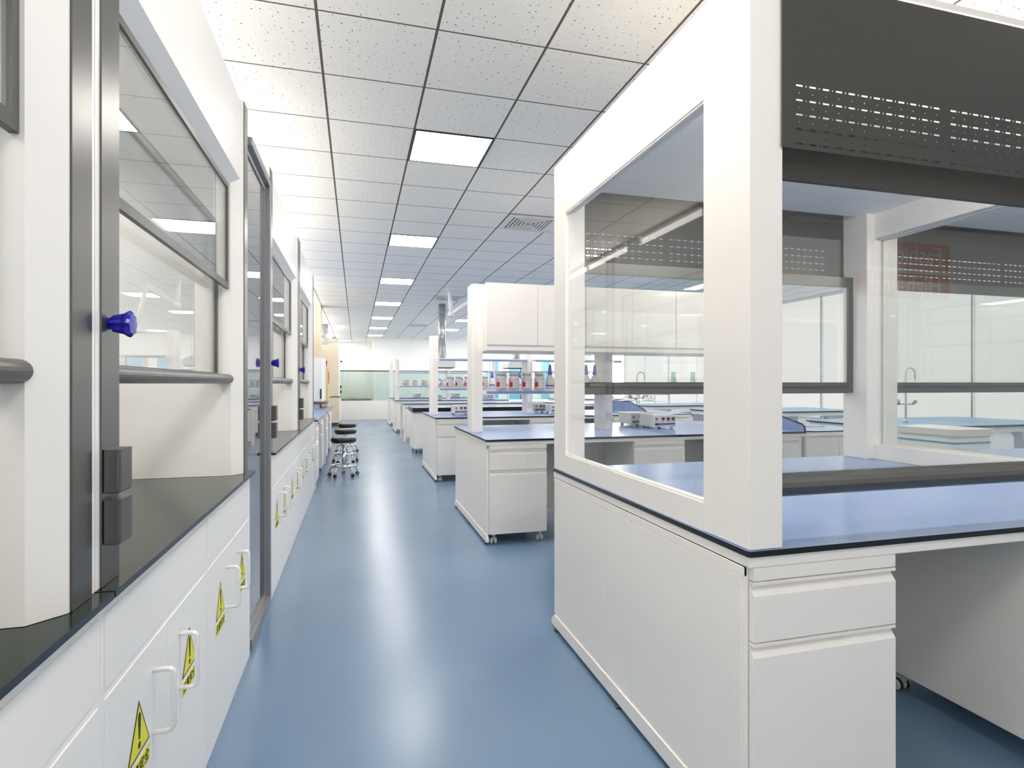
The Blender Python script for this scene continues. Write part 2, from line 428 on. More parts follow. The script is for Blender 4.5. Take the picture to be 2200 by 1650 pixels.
# framed glass door between second and third hood
t = thing('glass_door', 'tall glass door in a speckled grey frame between two left hoods', 'door', (-.5, 3.31, 0))
ya, yb = 2.975, 3.645
MB().box(-.545, -.507, ya, ya+.03, 0, 2.50).box(-.522, -.487, yb-.035, yb, 0, 2.50).box(-.522, -.487, ya+.03, yb-.035, 2.46, 2.50).box(-.522, -.487, ya+.03, yb-.035, 0, .05).out('door_frame', SPK, t, bev=.004)
MB().box(-.524, -.514, ya+.03, ya+.038, .05, 2.46).box(-.524, -.514, yb-.047, yb-.035, .05, 2.46).box(-.524, -.514, ya+.038, yb-.047, 2.43, 2.46).box(-.524, -.514, ya+.038, yb-.047, .05, .075).out('leaf_frame', LEAF, t)
MB().box(-.522, -.516, ya+.038, yb-.047, .075, 2.43).out('pane', GLD, t)

# ------------------------------------------------------------------ pedestals (drawer units on castors)
def castor(x, y, parent, lock=False, dark=False):
    b = MB()
    b.cyl((x, y, .088), (x, y, .07), .016, 0, 12)
    b.prism([(y-.018, .072), (y+.020, .072), (y+.034, .05), (y+.030, .03), (y+.008, .022), (y-.012, .045)], 'x', x-.006, x+.006, 0)
    for s in (-1, 1):
        b.lathe([(.006, -.010), (.022, -.009), (.024, 0), (.022, .009), (.006, .010)], (x+s*.017, y+.014, .024+.0005), 'x', 20, 0)
        if dark: b.lathe([(.0225, -.007), (.0243, -.006), (.0243, .006), (.0225, .007)], (x+s*.017, y+.014, .0245), 'x', 20, 1)
    b.out('castor', [CAST, BLACK], parent)

def pedestal(x0, x1, y0, depth, label, face=-1, group='white drawer units under the island benches', dark=True):
    """face -1: drawers look towards -y"""
    y1 = y0+depth*(-face)
    ylo, yhi = min(y0, y1), max(y0, y1)
    t = thing('drawer_unit', label, 'drawer unit', ((x0+x1)/2, (ylo+yhi)/2, 0), group)
    zt, zb = .802, .088
    f = y0; s = -face                                  # s: direction into the cabinet
    MB().box(x0, x1, min(f+s*.022, y1), max(f+s*.022, y1), zb, zt).out('body', WH, t, bev=.002)
    MB().box(x0, x1, min(f, f+s*.022), max(f, f+s*.022), .767, zt).out('top_rail', WH, t, bev=.0015)
    for nm, a, b in (('drawer', .602, .764), ('drawer', zb, .598)):
        # front with a slanted finger grip along the top and a lip above it
        poly = [(f, a), (f+s*.020, a), (f+s*.020, b-.008), (f+s*.016, b-.008), (f+s*.016, b-.018), (f, b-.038)]
        d = MB().prism(poly, 'x', x0, x1).out(nm, WH, t)
        MB().box(x0, x1, min(f, f+s*.020), max(f, f+s*.020), b-.0085, b).out('grip_lip', WH, d)
    for cx in (x0+.045, x1-.045):
        for cy in (ylo+.05, yhi-.09): castor(cx, cy, t, dark=dark)
    return t

# ------------------------------------------------------------------ island carcass
def side_frame(y0, y1, x, par):
    L = y1-y0; a, b = y0+.012, y1-.012
    m0, m1 = y0+.43*L, y0+.565*L
    t = MB().box(x+.006, x+.017, a+.012, b-.012, .082, .801).out('end_panel', WH, par)
    MB().box(x, x+.008, a+.017, m0, .090, .772).out('panel_field', WH, t, bev=.002)
    MB().box(x, x+.008, m1, b-.017, .090, .772).out('panel_field', WH, t, bev=.002)
    MB().box(x+.001, x+.010, m0+.002, m1-.002, .084, .7755).out('centre_post', WH, t)
    MB().box(x+.001, x+.012, a+.012, b-.012, .776, .801).out('top_rail', WH, t)
    MB().prism([(a-.01, .024), (b+.01, .024), (b+.01, .05), (b-.03, .082), (a+.03, .082), (a-.01, .05)], 'x', x-.006, x+.015).out('foot_rail', WH, t, bev=.003)
    for yy in (a+.05, (a+b)/2, b-.05):
        MB().cyl((x+.004, yy, 0), (x+.004, yy, .012), .014, 0, 12).cyl((x+.004, yy, .012), (x+.004, yy, .026), .007, 0, 8).out('levelling_foot', BROWN, t)

def island_top(x0, x1, y0, y1, par, th=.0165, r=.02, zt=.85, top=BTOP, edge_=BLACK):
    o = MB().prism(rrect(x0, x1, y0, y1, r), 'z', zt-th, zt, 1, False, cap=0).out('worktop', [top, edge_], par)
def apron(x0, x1, y0, y1, t, z0=.803, z1=.835, legs=()):
    e = .012; w = .04
    b = MB()
    b.box(x0+e, x1-e, y0+e, y0+e+w, z0, z1).box(x0+e, x1-e, y1-e-w, y1-e, z0, z1).box(x0+e, x0+e+w, y0+e+w, y1-e-w, z0, z1).box(x1-e-w, x1-e, y0+e+w, y1-e-w, z0, z1)
    b.box(x0+e+w, x1-e-w, (y0+y1)/2-.02, (y0+y1)/2+.02, z0, z1)
    b.out('apron', WH, t, bev=.002)
    MB().box(1.60, x1-.10, (y0+y1)/2-.008, (y0+y1)/2+.008, .09, z0-.001).out('back_panel', WH, t)
    for lx in legs:
        for ly in (y0+.06, y1-.10):
            MB().box(lx, lx+.04, ly, ly+.04, .03, z0).box(lx-.005, lx+.045, ly-.005, ly+.045, 0, .03).out('leg', WH, t)
    return t

# ------------------------------------------------------------------ right island hoods
HX, HY0, HY1 = 1.02, 1.305, 2.87
hb = thing('lab_bench', 'long white bench with blue worktop carrying the two right fume hoods', 'bench', (3.05, 2.09, 0), 'white island benches with blue worktops')
island_top(1.013, 5.10, 1.298, 2.878, hb, r=.012)
apron(1.006, 5.10, 1.292, 2.884, hb, legs=(3.03, 5.0))
side_frame(1.30, 2.875, 1.012, hb)
pedestal(1.031, 1.515, 1.302, .60, 'large white drawer unit at the near corner below the right hood', dark=True)
pedestal(2.19, 2.64, 1.315, .66, 'white castored drawer unit at the bottom right picture corner')
pedestal(1.031, 1.515, 2.873, .60, 'white drawer unit on the far side of the hood island by the aisle', face=1)

def perf_panel(x0, x1, y0, y1, z0, z1, parent, groups):
    """steel panel with real slots and pin holes, built as a cell grid"""
    per, dl, pin = .0446, .0225, .0032
    xs = [(x0, None)]
    cells = []
    for g0 in groups:
        for k in range(12):
            a = g0+k*per
            c = a+dl/2
            cells += [(a, c-pin/2, 'd'), (c-pin/2, c+pin/2, 'p'), (c+pin/2, a+dl, 'd')]
            if k < 11: cells.append((a+dl+(per-dl)/2-pin/2, a+dl+(per-dl)/2+pin/2, 'o'))
    cols = []; cur = x0
    for a, b, kd in sorted(cells):
        if a >= x1-.01: continue
        if a > cur+1e-6: cols.append((cur, a, None))
        cols.append((a, b, kd)); cur = b
    cols.append((cur, x1, None))
    rows = []; cur = z0
    zr = []
    for k in range(5):
        z = 2.117-.0398*k
        zr.append((z-.0027, z+.0027, 'D'))
        if k < 4: zr.append((z-.0199-.0017, z-.0199+.0017, 'P'))
    for a, b, kd in sorted(zr):
        rows.append((cur, a, None)); rows.append((a, b, kd)); cur = b
    rows.append((cur, z1, None))
    NX, NZ = len(cols)+1, len(rows)+1
    X = [c[0] for c in cols]+[x1]; Z = [r[0] for r in rows]+[z1]
    mb = MB()
    for yy in (y0, y1):
        for z in Z:
            for x in X: mb.v.append((x, yy, z))
    def id_(i, j, s): return s*NX*NZ+j*NX+i
    def hole(i, j):
        if i < 0 or j < 0 or i >= len(cols) or j >= len(rows): return True
        c, r = cols[i][2], rows[j][2]
        return (r == 'D' and c in ('d', 'p', 'o')) or (r == 'P' and c == 'p')
    for j in range(len(rows)):
        for i in range(len(cols)):
            if hole(i, j): continue
            q = [(i, j), (i+1, j), (i+1, j+1), (i, j+1)]
            mb.f.append([id_(a, b, 0) for a, b in q]); mb.f.append([id_(a, b, 1) for a, b in q][::-1])
            for (da, db, e) in ((-1, 0, (3, 0)), (1, 0, (1, 2)), (0, -1, (0, 1)), (0, 1, (2, 3))):
                if hole(i+da, j+db):
                    a, b = q[e[0]], q[e[1]]
                    mb.f.append([id_(*a, 0), id_(*a, 1), id_(*b, 1), id_(*b, 0)])
    mb.m = [0]*len(mb.f); mb.sm = [False]*len(mb.f)
    return mb.out('perforated_panel', DGREY, parent)

def right_hood(x0, x1, label):
    t = thing('fume_hood', label, 'fume hood', ((x0+x1)/2, 2.09, .85), 'double-sided fume hoods on the right island')
    zb, zt, w = .851, 2.43, .105
    for xa, xb in ((x0, x0+w), (x1-w, x1)):
        MB().box(xa, xb, HY0, 1.517, zb, zt).out('corner_post', WH, t, bev=.002)
        MB().box(xa, xb, 2.70, HY1, zb, zt).out('corner_post', WH, t, bev=.002)
    for xa, s in ((x0, 1), (x1, -1)):
        lo, hi = min(xa, xa+s*.05), max(xa, xa+s*.05)
        MB().box(lo, hi, 1.517, 2.70, zb, .937).out('side_sill', WH, t)
        MB().box(lo, hi, 1.517, 2.70, 2.164, zt).out('side_header', WH, t)
        g0, g1 = sorted((xa+s*.012, xa+s*.018))
        MB().box(g0, g1, 1.517, 2.70, .937, 2.164).out('side_window', GLS, t)
        g0, g1 = sorted((xa+s*.004, xa+s*.012))
        for za, zb_ in ((.937, .945), (2.156, 2.164)): MB().box(g0, g1, 1.517, 2.70, za, zb_).out('window_bead', WH, t)
    MB().box(x0, x1, HY0+.005, HY1-.005, zt, zt+.02).out('roof', WH, t)
    MB().box(x0+.05, x1-.05, 1.40, 2.775, 2.31, 2.325).out('inner_ceiling', WH, t)
    lamp = MB().box(x0+.18, x0+.20, 1.42, 1.46, 2.22, 2.31).box(x1-.20, x1-.18, 1.42, 1.46, 2.22, 2.31).out('added_hood_lamp', WH, t)  # lamp added out of sight behind the perforated panel, brightens the interior
    MB().cyl((x0+.2, 1.44, 2.24), (x1-.2, 1.44, 2.24), .014, 0, 10).out('tube', HOODFILL, lamp)
    groups = [x0+.141, x0+.141+.556, x0+.141+1.112]
    perf_panel(x0+w-.01, x1-w+.01, HY0-.0095, HY0-.008, 1.943, 2.412, t, groups)
    perf_panel(x0+w-.01, x1-w+.01, HY1+.008, HY1+.0095, 1.943, 2.412, t, groups)
    xa, xb = x0+w, x1-w
    for ys, s, z, zh in ((1.362, 1, .985, 2.04), (2.813, -1, 1.245, 1.945)):
        ylo, yhi = sorted((ys, ys+s*.016))
        f = MB().box(xa, xa+.034, ylo, yhi, z, zh).box(xb-.034, xb, ylo, yhi, z, zh).box(xa+.034, xb-.034, ylo, yhi, 1.885, zh)\
            .box(xa+.034, xb-.034, ylo, yhi, z, z+.034).out('sash', GREY if s < 0 else DGREY, t)
        MB().box(xa+.034, xb-.034, ys+s*.006, ys+s*.011, z+.034, 1.885).out('pane', GL, f)
        # rounded pull bar on the outer side of the sash (half hollow, thick lip below)
        yo = ys
        prof = []
        for k in range(9):
            a = -PI/2+PI*k/8
            prof.append((yo-s*(.008+.045*math.cos(a)), z+.028+.032*math.sin(a)))
        prof = [(yo, z-.004)]+prof+[(yo, z+.060)]
        if s < 0:
            MB().prism(prof, 'x', xa+.02, xb-.02).out('pull_bar', GREY, f)
            MB().box(xa+.06, xb-.06, ys-.016-.02, ys-.016, z+.036, z+.062).out('inner_ledge', GREY, f, bev=.006)
        else:
            MB().prism(prof, 'x', xa-.03, xb+.03).out('pull_bar', GREY, f)
    return t
right_hood(1.02, 3.03, 'large white double-sided fume hood at the right, nearest the aisle')
right_hood(3.05, 5.06, 'white fume hood beyond the near one, cut by the right picture edge')

# ------------------------------------------------------------------ reagent racks, wall cabinets
def post(x, y, z1, parent, w=.10, d=.24):
    c = .022
    poly = [(x+c, y), (x+w, y), (x+w, y+d), (x+c, y+d), (x, y+d-c), (x, y+c)]
    o = MB().prism(poly, 'z', .851, z1).out('post', WH, parent)
    return o
def rack(yc, posts, zs, ztop, x1, label):
    t = thing('reagent_rack', label, 'rack', (posts[0], yc, .85), 'white reagent racks on the island benches')
    for px in posts:
        p = post(px, yc-.06, ztop, t, .10, .24)
        if px > posts[0]:
            MB().box(px+.022, px+.05, yc-.062, yc-.06, .93, 1.02).box(px+.058, px+.088, yc-.062, yc-.06, .93, 1.02).out('socket_plate', CAST, p)
    ends = posts[1:]+[x1]
    for z in zs:
        for a, b in zip(posts, ends):
            s = MB().box(a+.104, b-.006, yc-.17, yc+.27, z, z+.012).box(a+.104, b-.006, yc-.172, yc-.165, z-.028, z+.012).out('shelf', CAST, t)
            MB().box(a+.115, b-.012, yc-.175, yc-.1715, z-.024, z-.002).out('blue_strip', STRIP, s)
    return t
def shelf_z(z): return z+.0125

def jar(x, y, z, label):
    t = thing('jar', label, 'jar', (x, y, z), 'grey-white labelled jars on the reagent racks')
    MB().lathe([(.046, 0), (.049, .006), (.049, .100), (.045, .112), (.038, .122), (.038, .126)], (x, y, z), seg=24).out('jar_body', JAR, t)
    MB().lathe([(.036, .126), (.0415, .127), (.0425, .150), (.041, .158), (.030, .160)], (x, y, z), seg=24).out('lid', JAR, t)
    # printed label wrapped around the front half
    def wrap(a0, a1, z0, z1, r, nm, m, par):
        b = MB(); k = 8
        vs = []
        for i in range(k+1):
            a = math.radians(a0+(a1-a0)*i/k)
            for zz in (z0, z1): vs.append((x+r*math.sin(a), y-r*math.cos(a), z+zz))
        b.add(vs, [(2*i, 2*i+2, 2*i+3, 2*i+1) for i in range(k)], 0, True)
        return b.out(nm, m, par)
    lb = wrap(-75, 75, .018, .090, .0496, 'label', JARL, t)
    wrap(-68, -28, .025, .060, .0502, 'red_patch', RED, lb); wrap(-68, -28, .060, .070, .0502, 'purple_patch', PURP, lb); wrap(-68, -38, .078, .084, .0502, 'orange_patch', ORG, lb)
    for a, b_ in ((.084, .0865), (.058, .0605), (.036, .0375)): wrap(-15, 60, a, b_, .0502, 'print_line', INKG, lb)
    return t
def bottle(x, y, z, label):
    t = thing('dropper_bottle', label, 'bottle', (x, y, z), 'milky bottles with pointed blue caps')
    MB().lathe([(.040, 0), (.042, .004), (.042, .085), (.038, .100), (.022, .128), (.016, .140)], (x, y, z), seg=20).out('bottle_body', BOTT, t)
    MB().lathe([(.0424, .030), (.0426, .031), (.0426, .040), (.0424, .041)], (x, y, z), seg=20).out('navy_band', NAVY, t)
    MB().lathe([(.0424, .012), (.0426, .0125), (.0426, .0155), (.0424, .016)], (x, y, z), seg=20, m=0).out('lower_line', PURP, t)
    MB().lathe([(.0424, .052), (.0426, .0525), (.0426, .055), (.0424, .0555)], (x, y, z), seg=20, m=0).out('pink_line', PINKL, t)
    MB().lathe([(.022, .140), (.023, .150), (.017, .172), (.0135, .205), (.0105, .232), (.004, .235)], (x, y, z), seg=16).out('blue_cap', CAPBLUE, t)
    return t
def flask(x, y, z, label, parent=None):
    t = thing('conical_flask', label, 'flask', (x, y, z), 'glass flasks on the near rack')
    MB().lathe([(.040, 0), (.042, .004), (.036, .05), (.024, .11), (.023, .150), (.030, .172)], (x, y, z), seg=20).out('flask_body', FLG, t)
    MB().lathe([(.030, .006), (.031, .010), (.026, .06), (.004, .064)], (x, y, z), seg=16).out('liquid', mat('dark_liquid', (.03, .06, .08), .2) if 'dark_liquid' not in bpy.data.materials else bpy.data.materials['dark_liquid'], t)
    return t

def psu(x, y, label, w=.245, h=.118, d=.30):
    z = .85
    t = thing('power_supply', label, 'instrument', (x+w/2, y+d/2, z), 'small white bench instruments with red displays')
    MB().box(x, x+w, y, y+d, z+.022, z+.022+h).out('case', CAST, t, bev=.004)
    for fx in (x+.02, x+w-.045):
        for fy in (y+.012, y+d-.035): MB().box(fx, fx+.025, fy, fy+.025, z+.0005, z+.022).out('foot', CAST, t)
    f = MB().box(x+.008, x+w-.008, y-.003, y, z+.030, z+.022+h-.006).out('front_panel', JARL, t, bev=.001)
    b = z+.022
    for k in range(3): MB().box(x+.085+k*.055, x+.118+k*.055, y-.005, y-.003, b+.068, b+.094).out('display', LED, f)
    for k in range(3): MB().box(x+.090+k*.055, x+.112+k*.055, y-.005, y-.003, b+.054, b+.061).out('indicator', ORG if k == 0 else LEDB, f)
    MB().box(x+.018, x+.040, y-.006, y-.003, b+.066, b+.090).out('power_switch', LEDB, f)
    MB().box(x+.012, x+w-.012, y-.005, y-.003, b+.022, b+.036).out('blue_band', BLUEP, f)
    MB().lathe([(.011, 0), (.010, -.010), (.002, -.011)], (x+.030, y-.004, b+.029), 'y', 14).out('dial', INK, f)
    return t

def wall_cab(x0, x1, y0, y1, z0, z1, label):
    t = thing('wall_cabinet', label, 'cabinet', ((x0+x1)/2, (y0+y1)/2, z0), 'white overhead cabinets on the first rack')
    MB().box(x0+.001, x1-.001, y0+.02, y1, z0, z1).out('body', WH, t, bev=.002)
    MB().box(x0+.001, x1-.001, y0+.004, y0+.02, z0+.002, z0+.038).out('finger_rail', WH, t, bev=.002)
    xm = (x0+x1)/2
    for a, b in ((x0+.003, xm-.0015), (xm+.0015, x1-.003)):
        MB().prism([(y0, z0+.055), (y0+.016, z0+.042), (y0+.016, z1), (y0, z1-.004)], 'x', a, b).out('door', WH, t)
    return t

# ------------------------------------------------------------------ island benches
def splash(x, y0, y1, label):
    zt = .851
    pts = [(y0+.01, zt), (y0+.01, zt+.035), (y0+.05, zt+.065), (y0+.52, zt+.17), (y1-.52, zt+.17), (y1-.05, zt+.065), (y1-.01, zt+.035), (y1-.01, zt)]
    t = thing('splash_guard', label, 'splash guard', (x, (y0+y1)/2, zt), 'blue sloped splash guards beside the sinks')
    MB().prism(pts, 'x', x-.006, x+.006).out('board', BTOP, t)
    b = MB()
    for (a, c), (d, e) in zip(pts[:-1], pts[1:]):
        b.tube([(x, a, c), (x, d, e)], .009, 0, 6)
    b.out('black_edging', BLACK, t)
def gooseneck(x, y, z, label, s=1):
    t = thing('sink_tap', label, 'tap', (x, y, z), 'goose-neck laboratory taps')
    H = .565; pts = [(x, y, z), (x, y, z+H)]
    for k in range(1, 9):
        a = PI*k/8; pts.append((x+s*.07*(1-math.cos(a)), y, z+H+.07*math.sin(a)))
    pts.append((x+s*.14, y, z+H-.05))
    MB().tube(pts, .011, 0, 10).cyl((x, y, z), (x, y, z+.03), .028, 0, 14).out('spout', CAST, t)
    MB().cyl((x+s*.14, y, z+H-.045), (x+s*.14, y, z+H-.09), .010, 0, 10, .005).out('nozzle', CAST, t)
    q = MB().tube([(x-.11, y, z+.21), (x+.11, y, z+.21)], .010, 0, 8).out('valve_body', CAST, t)
    for d in (-1, 1): MB().cyl((x+d*.105, y, z+.21), (x+d*.135, y-.02, z+.25), .017, 0, 10, .021).out('valve_knob', GREYP, q)
    return t
def sink_unit(x0, x1, y0, y1, label):
    t = thing('sink_unit', label, 'sink', ((x0+x1)/2, (y0+y1)/2, 0), 'white sink units at the far ends of the benches')
    MB().box(x0, x1, y0+.03, y1-.03, .04, .80).out('cabinet_body', WH, t, bev=.004)
    for a, b in ((x0+.01, (x0+x1)/2-.002), ((x0+x1)/2+.002, x1-.01)): MB().box(a, b, y0+.022, y0+.03, .08, .77).out('door', WH, t, bev=.002)
    b = MB(); zt, zb = .849, .801
    b.prism(rrect(x0, x1, y0, y1, .12, 8), 'z', zb, zt-.012, 0); b.out('basin_deck', WH, t)
    MB().prism(rrect(x0-.0, x1+.015, y0, y1, .13, 8), 'z', zt-.012, zt, 1, cap=0).out('rim', [BTOP, BLACK], t)
    MB().prism(rrect(x0+.12, x1-.1, y0+.45, y1-.35, .08, 6), 'z', zt+.0005, zt+.004, 0).out('bowl', GREYP, t)

def bench(y0, y1, name, posts, zs, ztop, peds=True, sink=True, rk=True, x1=4.10):
    yc = (y0+y1)/2
    bt = thing('lab_bench', 'white island bench with blue top, %s' % name, 'bench', (2.5, yc, 0), 'white island benches with blue worktops')
    island_top(1.0, x1, y0, y1, bt)
    apron(1.0, x1, y0, y1, bt, legs=(x1-.055,))
    side_frame(y0+.012, y1-.012, 1.012, bt)
    pw_ = ['at the aisle end', 'in the middle', 'beside the sink end']
    if peds:
        for k, (a, b) in enumerate(((1.031, 1.515), (2.31, 2.80), (3.56, 4.01))):
            pedestal(a, b, y0+.012, .58, 'castored drawer unit %s of the %s, near side' % (pw_[k], name), dark=False)
        pedestal(1.031, 1.515, y1-.012, .58, 'castored drawer unit at the aisle end of the %s, far side' % name, face=1, dark=False)
    if rk: rack(yc, posts, zs, ztop, x1-.1, 'white reagent rack with blue-edged shelves standing on the %s' % name)
    if sink:
        sink_unit(x1+.01, x1+.78, y0+.005, y1-.005, 'white sink unit joined to the right end of the %s' % name)
        splash(x1-.02, y0, y1, 'blue sloped splash guard at the sink end of the %s' % name)
        gooseneck(x1+.36, yc+.22, .854, 'pale goose-neck tap over the sink of the %s' % name)

B1 = 'first bench past the hood'; B2 = 'second bench past the hood'
B5 = 'last but one bench'; B6 = 'farthest bench'
bench(4.43, 5.99, B1, [1.03, 2.34, 3.62], [1.232], 2.22)
bench(7.48, 9.06, B2, [1.04, 2.47, 3.75], [1.232, 1.650], 1.99)
bench(15.25, 16.6, B5, [1.04, 2.45, 3.75], [1.232, 1.650], 1.97, sink=False)
bench(17.9, 19.25, B6, [1.04, 2.45, 3.75], [1.232, 1.650], 1.97, sink=False)
ww = ['left', 'second', 'right']
for k in range(3):
    a = 1.125+k*.95
    wall_cab(a, a+.95, 4.95, 5.50, 1.595, 2.205, 'white two-door overhead cabinet, %s of the three on the first rack' % ('leftmost', 'middle', 'rightmost')[k])

# thick black balance bench and plain white table
t = thing('balance_table', 'white table with a thick black slab top, third from the hood', 'table', (2.9, 11.0, 0))
MB().prism(rrect(1.0, 4.6, 10.58, 11.42, .01), 'z', .77, .85, 1, cap=0).out('slab', [BTOP, BLACK], t, bev=.002)
for a, b in ((1.02, 1.52), (2.6, 3.1), (4.08, 4.58)):
    q = MB().box(a, b, 10.62, 11.38, .09, .77).out('pedestal_body', WH, t, bev=.003)
    MB().box(a+.005, b-.005, 10.612, 10.62, .60, .74).box(a+.005, b-.005, 10.612, 10.62, .10, .59).out('drawer_front', WH, q, bev=.002)
    for cx in (a+.06, b-.06):
        for cy in (10.69, 11.3): 
            MB().lathe([(.02, -.012), (.03, -.010), (.03, .010), (.02, .012)], (cx, cy, .0305), 'x', 14, 1).lathe([(.018, -.014), (.018, .014)], (cx, cy, .0305), 'x', 12, 0).cyl((cx, cy, .055), (cx, cy, .09), .012, 0, 8).out('castor', [CHROME, RUBBER], q)
t = thing('work_table', 'plain white table with thin black edge, between the black slab and far racks', 'table', (2.9, 13.35, 0))
MB().prism(rrect(1.0, 4.6, 12.83, 13.9, .015), 'z', .836, .85, 1, cap=0).out('table_top', [BTOP, BLACK], t)
MB().box(1.02, 4.58, 12.86, 12.90, .79, .835).box(1.02, 4.58, 13.83, 13.87, .79, .835).box(1.02, 1.06, 12.9, 13.83, .79, .835).box(4.54, 4.58, 12.9, 13.83, .79, .835).out('apron', WH, t)
for cx in (1.02, 1.30, 4.24, 4.52):
    for cy in (12.87, 13.80): MB().box(cx, cx+.05, cy, cy+.05, .0, .79).out('leg', WH, t)
MB().box(1.08, 1.28, 12.9, 13.4, .1, .74).out('drawer_box', WH, t, bev=.003)

# jars, bottles, flasks
def row(kind, xs, yc, z, txt):
    for i, x in enumerate(xs):
        lb = txt % (ORD[i] if i < 12 else str(i))
        if kind == 'jar':
            if 'j' not in proto: proto['j'] = jar(x, yc, z, lb)
            else: copy_tree(proto['j'], (x, yc, z), lb)
        else:
            if 'b' not in proto: proto['b'] = bottle(x, yc, z, lb)
            else: copy_tree(proto['b'], (x, yc, z), lb)
proto = {}
sz = 1.245
row('jar', [1.282, 1.405, 1.528, 1.650], 5.06, sz, 'grey-white labelled jar, %s from the left on the first rack shelf')
row('bottle', [1.770, 1.862, 1.954, 2.046, 2.138, 2.226], 5.10, sz, 'pointed blue-capped bottle, %s from the left on the first rack shelf')
for x, lb in ((3.085, 'left'), (3.305, 'right')): flask(x, 5.10, sz, 'greenish conical flask with dark liquid, %s one of two behind the hood window' % lb)
row('jar', [1.30, 1.43, 1.56, 1.69, 1.82], 8.15, sz, 'grey-white labelled jar, %s from the left on the second rack')
row('bottle', [1.93, 2.03, 2.13, 2.24, 2.345], 8.15, sz, 'pointed blue-capped bottle, %s from the left on the second rack')
row('jar', [1.35, 1.55, 1.80, 2.05, 2.30], 15.80, sz, 'tiny jar with red label, %s from the left on the last but one rack')
row('bottle', [2.62, 2.75, 2.88, 3.02, 3.20, 3.45], 15.80, sz, 'tiny blue-capped bottle, %s from the left on the last but one rack')
row('jar', [1.5, 1.85, 2.2], 18.42, sz, 'tiny jar with red label, %s from the left on the farthest rack')
row('bottle', [2.62, 2.8, 2.98, 3.16], 18.42, sz, 'tiny blue-capped bottle, %s from the left on the farthest rack')

psu(2.82, 5.02, 'white instrument with red displays behind the hood window, right of two')
psu(2.78, 5.42, 'white instrument behind the hood window, half hidden by the right one and the post')
psu(1.34, 7.98, 'white instrument with blue dial standing left on the second bench')
psu(2.78, 7.95, 'white instrument right of the middle post on the second bench')
psu(2.64, 8.32, 'white instrument pushed behind another on the second bench')
for x, y, lb in ((2.05, 15.62, 'right one of the pair on the last but one bench'), (1.75, 18.2, 'left one of the tiny pair on the farthest bench'), (3.0, 18.2, 'middle of the farthest bench'), (3.5, 15.62, 'right part of the last but one bench')):
    psu(x, y, 'white instrument with red displays, '+lb)

# ------------------------------------------------------------------ left bench beyond the hoods
LBY0, LBY1 = 7.36, 12.0
t = thing('lab_bench', 'long white wall bench with bluish top on the left, beyond the fume hoods', 'bench', (-.9, 9.68, 0))
MB().box(XL+.02, -.45, LBY0, LBY1, .832, .85, 1, top=0).out('worktop', [BTOP, BLACK], t, bev=.001)
MB().box(-.515, -.475, LBY0+.01, LBY1-.01, .79, .831).box(XL+.03, -.515, LBY0+.01, LBY0+.05, .79, .831).box(XL+.03, -.515, LBY1-.05, LBY1-.01, .79, .831).out('apron', WL, t)
for y in (LBY0+.012, 9.65, LBY1-.055): MB().box(-.515, -.475, y, y+.04, 0, .79).box(XL+.03, XL+.07, y, y+.04, 0, .79).out('leg', WL, t)
def left_ped(y0, y1, label, k):
    t = thing('drawer_unit', label, 'drawer unit', (-.75, (y0+y1)/2, 0), 'drawer units under the left wall worktop')
    MB().box(-1.05, -.502, y0, y1, .088, .785).out('body', WL, t, bev=.002)
    for a, b in ((.60, .765), (.09, .595)):
        d = MB().prism([(-.50, a), (-.47, a), (-.47, b-.045), (-.495, b-.02), (-.50, b-.02)], 'y', y0, y1).out('drawer', WL, t)
        MB().box(-.50, -.466, y0, y1, b-.010, b).out('grip_lip', WL, d)
    for cx in (-.99, -.53):
        for cy in (y0+.05, y1-.06):
            castor(cx, cy-.014, t, dark=True)
for k, (a, b) in enumerate(((7.42, 7.87), (8.55, 9.0), (9.9, 10.35), (11.2, 11.65))):
    left_ped(a, b, 'white drawer unit on castors under the left wall worktop, %s from the hoods' % ORD[k], k)

# white instrument cabinet on the bench end, yellow safety cabinet, cream hood, column, duct
t = thing('white_storage_box', 'white cabinet with black handle standing on the end of the left worktop', 'cabinet', (-.9, 11.35, .85))
MB().box(-1.3, -.575, 10.95, 11.85, .955, 1.775).out('body', WL, t, bev=.03)
MB().box(-1.3, -.52, 10.92, 11.88, .925, .954).out('base_plate', POST, t)
for cy in (11.0, 11.75): MB().box(-1.25, -.65, cy, cy+.05, .851, .925).out('foot', WL, t)
MB().box(-.635, -.61, 10.935, 10.95, 1.02, 1.20).out('handle', INK, t)
t = thing('safety_cabinet', 'yellow safety cabinet with red beacon beyond the left worktop', 'cabinet', (-.8, 12.6, 0))
MB().box(-1.2, -.56, 12.3, 12.95, 0, 1.66).out('body', YCAB, t, bev=.01)
MB().cyl((-.60, 12.34, 1.66), (-.60, 12.34, 1.70), .015, 0, 12).out('lamp_stem', INK, t)
MB().lathe([(.024, 1.70), (.026, 1.71), (.026, 1.76), (.018, 1.775)], (-.60, 12.34, 0), seg=14).out('red_beacon', REDL, t)
MB().box(-.56, -.558, 12.4, 12.8, 1.3, 1.55).out('hazard_label', RED, t)
MB().tube([(-.56, 12.38, 1.0), (-.53, 12.38, 1.0), (-.53, 12.38, 1.2), (-.56, 12.38, 1.2)], .008).out('handle', CHW, t)
t = thing('fume_hood', 'tall cream-sided fume hood standing at the far left', 'fume hood', (-.9, 19, 0))
MB().box(-1.3, -.50, 18.2, 19.9, .10, .885).out('base', CREAM, t)
MB().box(-1.28, -.53, 18.25, 19.85, 0, .10).out('plinth', BROWN, t)
MB().box(-1.3, -.46, 18.18, 19.92, .887, .905).out('worktop', BLACK, t)
MB().box(-1.3, -.52, 18.2, 18.3, .907, 2.48).out('side_panel', CREAM, t)
MB().box(-1.3, -.52, 19.8, 19.9, .907, 2.48).out('side_panel', CREAM, t)
